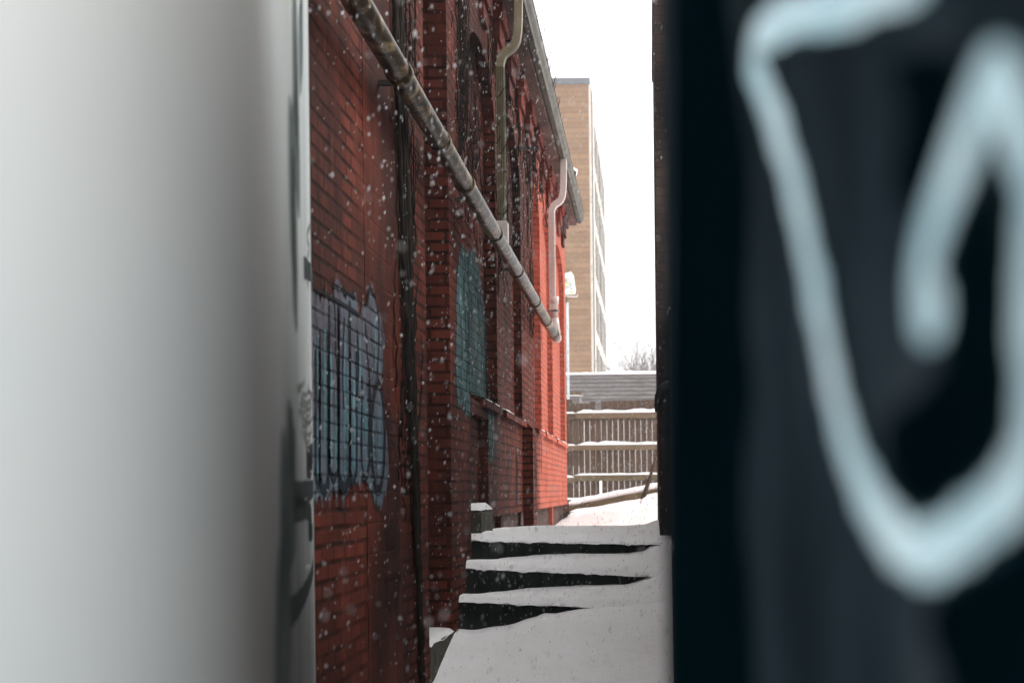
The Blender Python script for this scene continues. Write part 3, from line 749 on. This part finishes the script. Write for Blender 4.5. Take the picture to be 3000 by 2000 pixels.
# ------------------------------------------------------------------ brown fence
FD = 34.0
def fx(px, d=FD): return (px-VX)/FPX*d
def fz(py, d=FD, px=1790): return -((py-VY)+ROLL*(px-VX))/FPX*d
fe = thing('board_fence', 'brown upright board fence with three snow topped rails', 'fence', (fx(1790), FD, -.45))
bw = 16.62/FPX*FD; k0 = -6
for k in range(k0, 26):
    x0 = fx(1663.5) + k*bw; cx = VX + (x0+bw/2)/FD*FPX
    gapl = {0: .02, 1: .03, 2: .034, 3: .032, 4: .014, 5: .006, 6: .026, 7: .016, 8: .028, 9: .02, 10: .024, 11: .014, 12: .026, 13: .014, 14: .024}.get(k, .012) * .27
    top = 1177 - .02*(cx-1660)
    if k in (1,2,3): top = 1180
    if k == 5: top = 1206
    if k == 0: top = 1172
    pts = [(x0+gapl/2, -.6), (x0+bw-gapl/2, -.6), (x0+bw-gapl/2, fz(top+R.uniform(-1,1))), (x0+gapl/2, fz(top+R.uniform(-1,1)))]
    z0 = -.6 if k != 4 else -.6
    m = MB(); th = .02; yy = FD + R.uniform(0, .006)
    if k == 5: x1 = pts[1][0]; pts = [(x0+gapl/2,-.6),(x0+bw*.62,-.6),(x0+bw*.62,fz(1407)),(x1,fz(1405)),(x1,fz(1208)),(x0+gapl/2,fz(1206))]
    nn = len(pts)
    m.add([(a, yy, b_) for a, b_ in pts] + [(a, yy+th, b_) for a, b_ in pts], [tuple(range(nn)), tuple(range(2*nn-1, nn-1, -1))] + [(i, i+nn, (i+1) % nn+nn, (i+1) % nn) for i in range(nn)])
    m.build('board', wood_brown, fe)
def snow_strip(x0, x1, y0, y1, z, th, par, seed=0, K=40):
    m = MB()
    for i in range(K+1):
        x = x0+(x1-x0)*i/K; t = th*(.55+.8*abs(fbm(x*1.7, seed))+.15)*min(1, (.15+min(i, K-i)/2.5))
        m.v += [(x,y0,z),(x,y0+.004,z+t*.7),(x,(y0+y1)/2,z+t),(x,y1,z+t*.8),(x,y1,z)]
    for i in range(K):
        for k in range(4): m.f.append((i*5+k, i*5+5+k, i*5+6+k, i*5+1+k))
    m.f.append((0,1,2,3,4)); m.build('snow_cap', snow, par, True)
for i, (ya, yb, xs0) in enumerate(((1209,1225,1690), (1303,1318,1690), (1391,1408,1684))):
    r_ = MB().box(fx(xs0), 1.6, FD-.08, FD-.003, fz(yb), fz(ya)); ro_ = r_.build('rail', wood_tan if i < 2 else wood_dark, fe)
    snow_strip(fx(xs0), 1.6, FD-.085, FD-.004, fz(ya)+.002, (.075,.07,.05)[i], ro_, i*3.3)
    r_ = MB().box(fx(1560), fx(xs0)-.006, FD-.075, FD-.003, fz(yb+(3,2,6)[i]), fz(ya+(1,1,6)[i])); ro_ = r_.build('rail', wood_tan if i else wood_brown, fe)
    snow_strip(fx(1560), fx(xs0)-.006, FD-.08, FD-.004, fz(ya+(1,1,6)[i])+.002, .05, ro_, i*5+1)
r_ = MB().box(fx(1560), fx(1765), FD-.1, FD-.003, fz(1475), fz(1462)); ro_ = r_.build('base_rail', wood_dark, fe); snow_strip(fx(1560), fx(1765), FD-.105, FD-.004, fz(1462)+.002, .06, ro_, 8)
MB().box(fx(1655), fx(1676), FD+.03, FD+.12, -.6, fz(1168)).build('post', wood_brown, fe)

# ------------------------------------------------------------------ grey horizontal board wall with snow, second one behind
GD = 46.0
gw = thing('board_wall', 'silver grey wall of horizontal boards capped with snow behind the brown fence', 'fence', (fx(1790, GD), GD, -.4))
z = fz(1099, GD); bh = 12.0/FPX*GD
for k in range(24):
    z1 = z - k*bh; z0 = z1 - bh + R.uniform(.022, .045)
    x_l = fx(1600, GD); x_r = 3.2; cut = x_l + R.uniform(1, 2.2)
    if k == 4: MB().box(fx(1707, GD), x_r, GD, GD+.03, z0, z1).build('board', wood_grey, gw)
    else:
        MB().box(x_l, x_r, GD+R.uniform(0,.008), GD+.03, z0, z1).build('board', wood_grey, gw)
    if z0 < -.5: break
MB().box(fx(1600,GD), 3.2, GD+.032, GD+.05, -.5, fz(1101,GD)).build('backing', parapet_m, gw)
r_ = MB().box(fx(1600,GD), 3.2, GD-.03, GD+.15, fz(1099,GD)+.004, fz(1097,GD)+.004).build('coping', wood_grey, gw)
snow_strip(fx(1600,GD), 3.2, GD-.04, GD+.09, fz(1097,GD)+.006, .085, r_, 4, 60)
for x in (fx(1676,GD), fx(1704,GD), 2.4): MB().box(x, x+.1, GD+.052, GD+.14, -.6, fz(1101,GD)).build('post', wood_brown, gw)
g3 = thing('garden_wall', 'low dark wall with a thin white snow cap beyond the grey boards', 'wall', (3, 56, -.4))
MB().box(fx(1752,56), 8, 56, 56.25, -.45, fz(1091,56)).build('wall', parapet_m, g3)
snow_strip(fx(1752,56), 8, 55.95, 56.3, fz(1091,56)+.003, .07, g3, 6)
sl = thing('shed_roof_edge', 'snow lined tan shed peeping between the pole and grey boards', 'shed', (fx(1680,40), 40, -.4))
MB().box(fx(1640,40), fx(1706,40), 40, 40.05, fz(1156,40), fz(1145,40)).build('panel', wood_tan, sl)
snow_strip(fx(1640,40), fx(1712,40), 39.95, 40.1, fz(1158,40), .03, sl, 2, 12)
MB().box(fx(1640,40), fx(1700,40), 40.06, 41.4, -.5, fz(1158,40)-.003).build('body', wood_grey, sl)

m = MB()
for a in range(21):
    for b_ in range(13):
        x = -8 + 14*a/20; y = 35.2 + 10.6*b_/12; t = b_/12; m.v.append((x, y, -.46 + 2.62*(t*t*(3-2*t)) + .06*fbm(x*.8, y*.6)))
for a in range(20):
    for b_ in range(12): m.f.append((a*13+b_, (a+1)*13+b_, (a+1)*13+b_+1, a*13+b_+1))
tag(m.build('snow_slope', snow, None, True), 'snowy slope between the two fences', kind='structure')
# ------------------------------------------------------------------ sign on a pole
SD = 39.0
sg = thing('pole_sign', 'white plastic sign with a round picture and yellow number on a pale pole', 'sign', (fx(1667,SD), SD, -.4))
MB().tube([(fx(1668,SD),SD,-.5),(fx(1668,SD),SD,fz(886,SD,1668))], .034, 12).build('pole', galv, sg, True)
MB().tube([(fx(1666,SD),SD,fz(888,SD,1666)),(fx(1666,SD),SD,fz(868,SD,1666))], .014, 8).build('neck', black_metal, sg)
cb = MB(); ol_ = [(1630,803),(1648,802),(1660,802),(1672,800),(1679,797),(1683,800),(1687,807),(1689,820),(1691,834),(1693,846),(1692,859),(1688,861),(1650,862),(1630,862)]
pts = [(fx(a,SD), fz(b_,SD,a)) for a, b_ in ol_]; nn = len(pts)
cb.add([(a,SD-.10,b_) for a,b_ in pts]+[(a,SD+.10,b_) for a,b_ in pts], [tuple(reversed(range(nn))), tuple(range(nn,2*nn))]+[(i,(i+1)%nn,(i+1)%nn+nn,i+nn) for i in range(nn)])
cb.build('cabinet', white_enamel, sg)
dk = MB(); cx, cz, rx, rz = fx(1668,SD), fz(831,SD,1668), 15.5/FPX*SD, 16.5/FPX*SD
dk.poly([(cx+rx*math.cos(t*math.pi/14), SD-.103, cz+rz*math.sin(t*math.pi/14)) for t in range(28)]); dk.build('round_picture', sign_grey, sg)
dk = MB()
for (a, b_, r1, mm) in ((1664,823,3.2,0),(1664,835,4.0,1)):
    o_ = MB(); o_.poly([(fx(a,SD)+r1/FPX*SD*math.cos(t*math.pi/8), SD-.106, fz(b_,SD,a)+r1*.8/FPX*SD*math.sin(t*math.pi/8)) for t in range(16)])
    o_.build('picture_detail', sign_ink if mm == 0 else sign_yellow, sg)
MB().box(fx(1638,SD), fx(1686,SD), SD-.104, SD-.1005, fz(848.6,SD), fz(848,SD)).build('print_line', sign_ink, sg)
MB().box(fx(1662,SD), fx(1673,SD), SD-.104, SD-.1005, fz(858.5,SD), fz(855.5,SD)).build('print_word', sign_cyan, sg)
yb = MB().box(fx(1676,SD), fx(1685,SD), SD-.104, SD-.1005, fz(860,SD), fz(854,SD)).build('number_patch', sign_yellow, sg)
tcu = bpy.data.curves.new('number', 'FONT'); tcu.body = '43'; tcu.size = 5.6/FPX*SD; tcu.align_x = 'CENTER'; tcu.align_y = 'CENTER'; tcu.extrude = .001
to = bpy.data.objects.new('number', tcu); C.objects.link(to); to.rotation_euler = (rad(90), 0, 0); tcu.materials.append(sign_ink)
dgr = bpy.context.evaluated_depsgraph_get(); nme = bpy.data.meshes.new_from_object(to.evaluated_get(dgr)); bpy.data.objects.remove(to)
to = bpy.data.objects.new('number', nme); C.objects.link(to); to.rotation_euler = (rad(90), 0, 0); to.parent = sg; to.matrix_parent_inverse = sg.matrix_basis.inverted(); to.location = (fx(1680.5,SD), SD-.106, fz(857,SD,1680))
MB().tube([P(1640,866,SD), P(1676,869,SD), P(1691,869,SD), P(1692.5,862,SD)], .012, 6).build('bracket', white_enamel, sg)

# ------------------------------------------------------------------ far brick block
TD = 70.0
tx = fx(1737, TD); tz = fz(247, TD, 1737); tz2 = fz(229, TD, 1737); TDB = 91.0
tb = thing('office_block', 'tall tan brick block with dark window bands and a grey parapet', 'building', (tx-4, TD+10, -.4))
bx = MB(); bx.box(tx-9, tx, TD, TDB, -.45, tz); bx.build('wall', tan_brick, tb)
pp = MB(); pp.box(tx-9.1, tx+.06, TD-.08, TDB+.06, tz+.004, tz2); pp.build('parapet', parapet_m, tb)
cc = MB(); cc.box(tx+.003, tx+.10, TD+.0, TDB, -.45, tz-.003); co = cc.build('side_facade', concrete_cream, tb)
fh = 2.75; nb = 6
zf = -.45 + .9
bays_ = [(.45, 1.6), (4.2, 6.3), (7.2, 8.6), (9.8, 13.0), (14.2, 15.4), (16.6, 18.2), (19.2, 20.4)]
first = True
for j, (a, b_) in enumerate(bays_):
    zf = -.2; i = 0
    if j == 0:
        MB().box(tx+.101, tx+.12, TD+a, TD+b_, 1.2, tz-.05).build('window_band', glass_dark, tb); continue
    while zf < tz - 2.2:
        zt = min(zf+2.05, tz-.6)
        wn = MB(); wn.box(tx+.101, tx+.115, TD+a, TD+b_, zf, zt); wo = wn.build('window', glass_dark, tb)
        MB().box(tx+.116, tx+.13, TD+(a+b_)/2-.04, TD+(a+b_)/2+.04, zf, zt).build('mullion', concrete_cream, wo)
        zf += fh; i += 1

# ------------------------------------------------------------------ bare tree and wires
R.seed(21)
tr_ = thing('bare_tree', 'bare winter tree reaching in from the right beyond the fences', 'tree', (.95, 62, -.42))
crown = MB(); trunk = MB()
def branch(p, d, L, r, depth):
    q = [p]; dd = d.copy(); n_ = 5
    for i in range(n_):
        dd = (dd + Vector((R.uniform(-.16,.16), R.uniform(-.16,.16), R.uniform(-.08,.14)))).normalized(); q.append(q[-1] + dd*L/n_)
    (trunk if depth == 0 else crown).tube(q, [r*(1-.62*i/n_) for i in range(n_+1)], 5 if depth > 1 else 8, False)
    if depth >= 4: return
    for k in range((9, 6, 6, 5, 3)[depth]):
        i = R.randint(1 if depth else 2, n_); e = (dd + Vector((R.uniform(-1,1), R.uniform(-1,1), R.uniform(-.35,.75)))*.8).normalized()
        branch(q[i], e, L*R.uniform(.5,.8), r*.5, depth+1)
branch(Vector((.55, 62, -.5)), Vector((-.03, 0, 1)), 3.3, .15, 0)
trunk.build('trunk', bark_grey, tr_, True); crown.build('crown', bark_grey, tr_)
for i, (ya, yb_) in enumerate(((912,921),(915,926),(929,937))):
    a = P(1640, ya-6, 95); b = P(2600, yb_+40, 80); q = [a.lerp(b, t/16) - Vector((0,0,math.sin(math.pi*t/16)*.25)) for t in range(17)]
    tag(MB().tube(q, .007, 5).build('overhead_wire', wire_m), ('highest', 'middle', 'lowest')[i] + ' of three thin overhead wires crossing the white sky', 'wire', 'overhead wires crossing the sky')

# ------------------------------------------------------------------ right: alley wall with an added unseen wing, and the charcoal door leaf with ice blue paint
RBH = 3.75
rb_ = thing('alley_building', 'tall brown brick building edge hemming the alley on its right, with an added unseen low wing', 'building', (2, 8, -1.6))
m = MB(); m.box(.066, 5, 10.7, 13.6, -1.8, RBH); 
wp_ = [(.026,.86),(.15,10.697),(5,10.697),(5,.86)]  # low unseen near wing, added to shade the grey wall and alley
m.add([(x,y,z) for z in (-1.8,1.25) for x,y in wp_], [(3,2,1,0),(4,5,6,7),(0,1,5,4),(1,2,6,5),(2,3,7,6),(3,0,4,7)]); m.build('wall', brown_brick, rb_)
MB().box(.055, 5.1, 10.65, 13.63, RBH+.003, RBH+.12).build('coping', parapet_m, rb_)
hk = thing('wall_hood', 'small dark hooded fitting on the alley wall above the fence line', 'fitting', (.06, 7.5, 1.0))
h = MB(); hp = [P(1921,1208,7.4), P(1924,1195,7.4), P(1930,1165,7.4), P(1938,1140,7.4), P(1952,1128,7.4), P(1975,1126,7.4)]
h.tube([tuple(p) for p in hp], [.004,.012,.022,.024,.022,.02], 12); h.build('hood', black_metal, hk, True)
DA, DB = ray(1950, 1435)*.80, ray(3000, 1435)*.33
RPn = Plane(DA.x, DA.y, DB.x-DA.x, DB.y-DA.y, DB.y-DA.y, DA.x-DB.x)
lf = thing('steel_panel', 'charcoal steel panel with broad blurred ice blue spray painted strokes, close to camera', 'panel', (.1, .5, -1.55))
L = .53
m = MB(); a0 = RPn.at(0, -1.5, 0); 
pts = [RPn.at(s_, z_, o_) for o_ in (0, -.035) for s_, z_ in ((0,-1.5),(L,-1.5),(L,.125),(0,.31))]
m.add(pts, [(0,1,2,3),(7,6,5,4),(0,4,5,1),(1,5,6,2),(2,6,7,3),(3,7,4,0)]); m.build('sheet', slab_m, lf)
K4 = lambda x, y: (1900+1.276*x, 1.276*y)
blk = MB()
def area(mb, pts, off):
    q = smooth_path([RPn.px(*K4(*p)) for p in pts + pts[:1]], 5)[:-1]; mb.poly([RPn.at(s_, z_, off) for s_, z_ in q])
area(blk, [(62,-150),(150,-150),(190,50),(205,200),(235,420),(225,700),(240,900),(215,1150),(235,1400),(225,1700),(62,1700)], .0006)
area(blk, [(640,420),(780,430),(830,600),(840,850),(800,1080),(700,1160),(620,1170),(560,1100),(545,980),(620,900),(680,820),(700,650)], .0006)
area(blk, [(690,1330),(800,1230),(1000,1150),(1000,1750),(720,1750),(680,1550),(640,1430)], .0006)
area(blk, [(560,150),(700,120),(700,300),(620,480),(570,420),(590,260)], .0006)
blk.build('black_paint', black_paint, lf)
s1 = [(640,-70),(520,-12),(420,18),(320,48),(262,88),(250,140),(278,215),(318,330),(352,460),(382,600),(405,720),(425,830),(445,930),(470,1020),(500,1100),(538,1175),(582,1235),(632,1268),(688,1258),(752,1212),(830,1150),(880,1080),(905,980),(905,850),(900,700),(905,560),(920,420)]
s2 = [(668,712),(650,690),(648,640),(662,560),(690,470),(725,380),(760,290),(790,215),(815,180),(845,210),(870,290),(905,380)]
def K4path(pts): return smooth_path([RPn.px(*K4(*p)) for p in pts], 6)
def wpx(w): return w*1.276/FPX*.47
ov = MB()
for s_ in (s1, s2): ov.stroke(RPn, K4path(s_), wpx(76), .0012)
ov.build('teal_overspray', teal_over, lf)
ic = MB(); p1 = K4path(s1); ic.stroke(RPn, p1, [wpx(53)*(1+.16*math.sin(i*.9)*math.sin(i*.23+1)) for i in range(len(p1))], .0018, .25)
p2 = K4path(s2); n2 = len(p2); ic.stroke(RPn, p2, [wpx(66 if i < 7 else 54) for i in range(n2)], .0022, .12)
ic.build('ice_blue_stroke', ice_blue, lf)

# ------------------------------------------------------------------ left: pale grey wall receding from the lens, marker tags near its end
ex, ey = (917-VX)/FPX*5.0, 5.0
sx, sy = (-10-VX)/FPX*.33, .33
LP = Plane(ex, ey, sx-ex, sy-ey, 1, 0)
dxl, dyl = sx-ex, sy-ey; ll = math.hypot(dxl, dyl); LP.n = (-dyl/ll, dxl/ll)
if LP.n[0] < 0: LP.n = (-LP.n[0], -LP.n[1])
gl = thing('grey_wall', 'pale grey painted wall with a rounded corner close to camera, black scrawls on its far end', 'wall', (ex, ey, -1.5))
prof_l = []
fx_ = lambda d: ex + (5.0-d)*(sx-ex)/(5.0-sy)
for k in range(12): d_ = 5.0 - 3.55*k/12; prof_l.append((fx_(d_), d_))
p0 = (fx_(1.45), 1.45); p1 = (fx_(.99), .99); p2 = (-1.2, 1.0)
for k in range(25):
    t = k/24; prof_l.append(tuple((1-t)**2*a + 2*t*(1-t)*b_ + t*t*c for a, b_, c in zip(p0, p1, p2)))
prof_l += [(-1.225, 1.02), (-1.225, 5.0)]
m = MB(); n = len(prof_l)
m.v = [(x, y, z) for z in (-1.7, 1.95) for x, y in prof_l]
for k in range(n): m.f.append((k, (k+1) % n, n+(k+1) % n, n+k))
m.f += [tuple(range(n-1, -1, -1)), tuple(range(n, 2*n))]
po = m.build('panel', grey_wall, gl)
po.data.polygons.foreach_set('use_smooth', [k < n-3 for k in range(n)] + [False, False])
m = MB(); pts = [LP.at(s_, z_, o_) for o_ in (.002, -.07) for s_, z_ in ((-.004,-1.7),(.012,-1.7),(.012,1.95),(-.004,1.95))]
m.add(pts, [(3,2,1,0),(4,5,6,7),(1,5,4,0),(2,6,5,1),(3,7,6,2),(0,4,7,3)]); m.build('edge_trim', trim_m, gl)
def lpath(pts, k=6): return smooth_path([LP.px(*p) for p in pts], k)
B5 = lambda x, y: (1.2755*x, 1.2755*y)
def spray(pts, w, mat=ink, name='spray_stroke'):
    q = MB(); q.stroke(LP, lpath(pts), w, .001, .2); return q.build(name, mat, gl)
spray([(917,1655),(913,1680),(905,1705),(893,1735),(880,1758),(868,1775),(850,1795)], .025)
spray([(917,1430),(905,1438),(892,1444),(878,1450),(862,1455)], .03)
spray([(862,1492),(880,1490),(897,1492),(908,1500),(912,1515),(910,1535),(903,1550),(908,1560),(915,1555)], .026)
spray([(917,1325),(908,1335),(899,1350),(900,1362),(908,1368),(914,1350)], .035)
spray([(916,815),(910,800),(900,790),(890,783)], .03)
spray([(903,840),(897,780),(905,730),(899,690),(908,660)], .01, ink_pale)
smear_m = simple('green_grey_smear', (.07,.095,.095), (.13,.16,.155), 3, .8, .03)  # soft dark green-grey smears near the wall's far edge
for k, (pts, w) in enumerate((([(880,-60),(884,60),(878,160)], .10), ([(868,180),(862,260),(866,330),(872,420)], .17), ([(852,520),(862,600),(858,680),(866,760)], .15), 
                ([(846,1380),(862,1420),(850,1460)], .12), ([(832,1560),(842,1680),(836,1800),(826,1920),(820,2060)], .16))):
    spray(pts, w, smear_m, 'dark_smear')
T5 = lambda x, y: (800+.3188*x, 1000+.3188*y)
for pts in ([(285,355),(270,400),(240,410),(225,430),(250,455)], [(325,400),(320,450),(345,470),(355,500)], [(270,470),(300,490),(330,460),(350,520),(300,560),(260,520)], [(250,570),(290,590),(340,560),(350,600),(320,620),(300,600)],
            [(240,640),(280,650),(330,620),(345,650),(325,690),(305,680)], [(265,690),(290,720),(330,740),(355,700)], [(300,720),(320,760),(350,720)], [(270,770),(300,780),(310,820),(280,850),(272,800)], [(345,790),(350,830),(330,850)],
            [(290,870),(320,850),(340,870),(330,920),(300,910),(288,880)], [(300,930),(320,975),(340,960),(342,930)]):
    q = MB(); q.stroke(LP, lpath([T5(*p) for p in pts]), .006, .001); q.build('marker_tag', ink_pale, gl)

# ------------------------------------------------------------------ falling snow
fs = MB()
def flake(p, r, el):
    ax = (SL + Vector((R.uniform(-.15,.15), R.uniform(-.15,.15), R.uniform(-.1,.1)))).normalized(); b_ = ax.orthogonal().normalized(); c_ = ax.cross(b_)
    v = [p+ax*r*el, p-ax*r*el, p+b_*r, p-b_*r, p+c_*r, p-c_*r]
    fs.add(v, [(0,2,4),(0,4,3),(0,3,5),(0,5,2),(1,4,2),(1,3,4),(1,5,3),(1,2,5)])
def inside(p): return -1.22 < p.x < .06 or p.y > 22.6
SL = Vector((.22, .1, 1.0)).normalized()
def scatter(n, dfun, pxr, rr, el):
    for k in range(n):
        d = dfun(); p = P(R.uniform(*pxr), R.uniform(-100, 2080), d)
        if not inside(p) or p.z < -1.0 or (d > 9 and p.z < -.3) or (d < 5.2 and p.x < -.235*d): continue
        if noise.noise(p*1.1 if d < 20 else p*.3) < R.uniform(-.5, .25): continue
        flake(p, R.uniform(*rr)*R.choice((.75, 1, 1, 1.25)), R.uniform(*el))
scatter(5600, lambda: R.uniform(3.4, 9), (820, 2000), (.0012, .0024), (2, 4.5))
scatter(10000, lambda: R.uniform(8, 20), (1150, 1990), (.0014, .0031), (2, 4.5))
scatter(13000, lambda: R.uniform(20, 68), (1600, 1960), (.0022, .0050), (1.5, 3.5))
scatter(560, lambda: R.uniform(3.0, 7), (850, 1960), (.003, .0055), (1.1, 1.8))
scatter(150, lambda: R.uniform(1.3, 3.2), (700, 1960), (.0016, .003), (1.1, 2.0))
scatter(1500, lambda: R.uniform(3.0, 24), (1835, 1935), (.0010, .0022), (1.2, 2.5))
fm = M('snowflake', .8, .1); fm.color((.85,.85,.86))
tb_ = fm.n('BsdfTransparent'); ms_ = fm.n('MixShader'); ms_.inputs[0].default_value = .63
tl_ = fm.n('BsdfTranslucent'); tl_.inputs[0].default_value = (.9,.9,.91,1); m2_ = fm.n('MixShader'); m2_.inputs[0].default_value = .5
fm.l(fm.b.outputs[0], m2_.inputs[1]); fm.l(tl_.outputs[0], m2_.inputs[2]); fm.l(m2_.outputs[0], ms_.inputs[1]); fm.l(tb_.outputs[0], ms_.inputs[2]); fm.l(ms_.outputs[0], fm.t.nodes['Material Output'].inputs['Surface'])
tag(fs.build('falling_snow', fm.m), 'snowflakes falling through the alley', kind='stuff')

# ------------------------------------------------------------------ air full of fine snow
hm = bpy.data.materials.new('snow_air'); hm.use_nodes = True; ht = hm.node_tree; ht.nodes.clear()
pv = ht.nodes.new('ShaderNodeVolumePrincipled'); pv.inputs['Density'].default_value = 0.0017; pv.inputs['Color'].default_value = (.93, .95, .97, 1)
ho = ht.nodes.new('ShaderNodeOutputMaterial'); ht.links.new(pv.outputs[0], ho.inputs['Volume'])
tag(MB().box(-310, 310, -301, 501, -2.7, 20.5).build('haze', hm), 'thin haze of fine snow', kind='stuff')
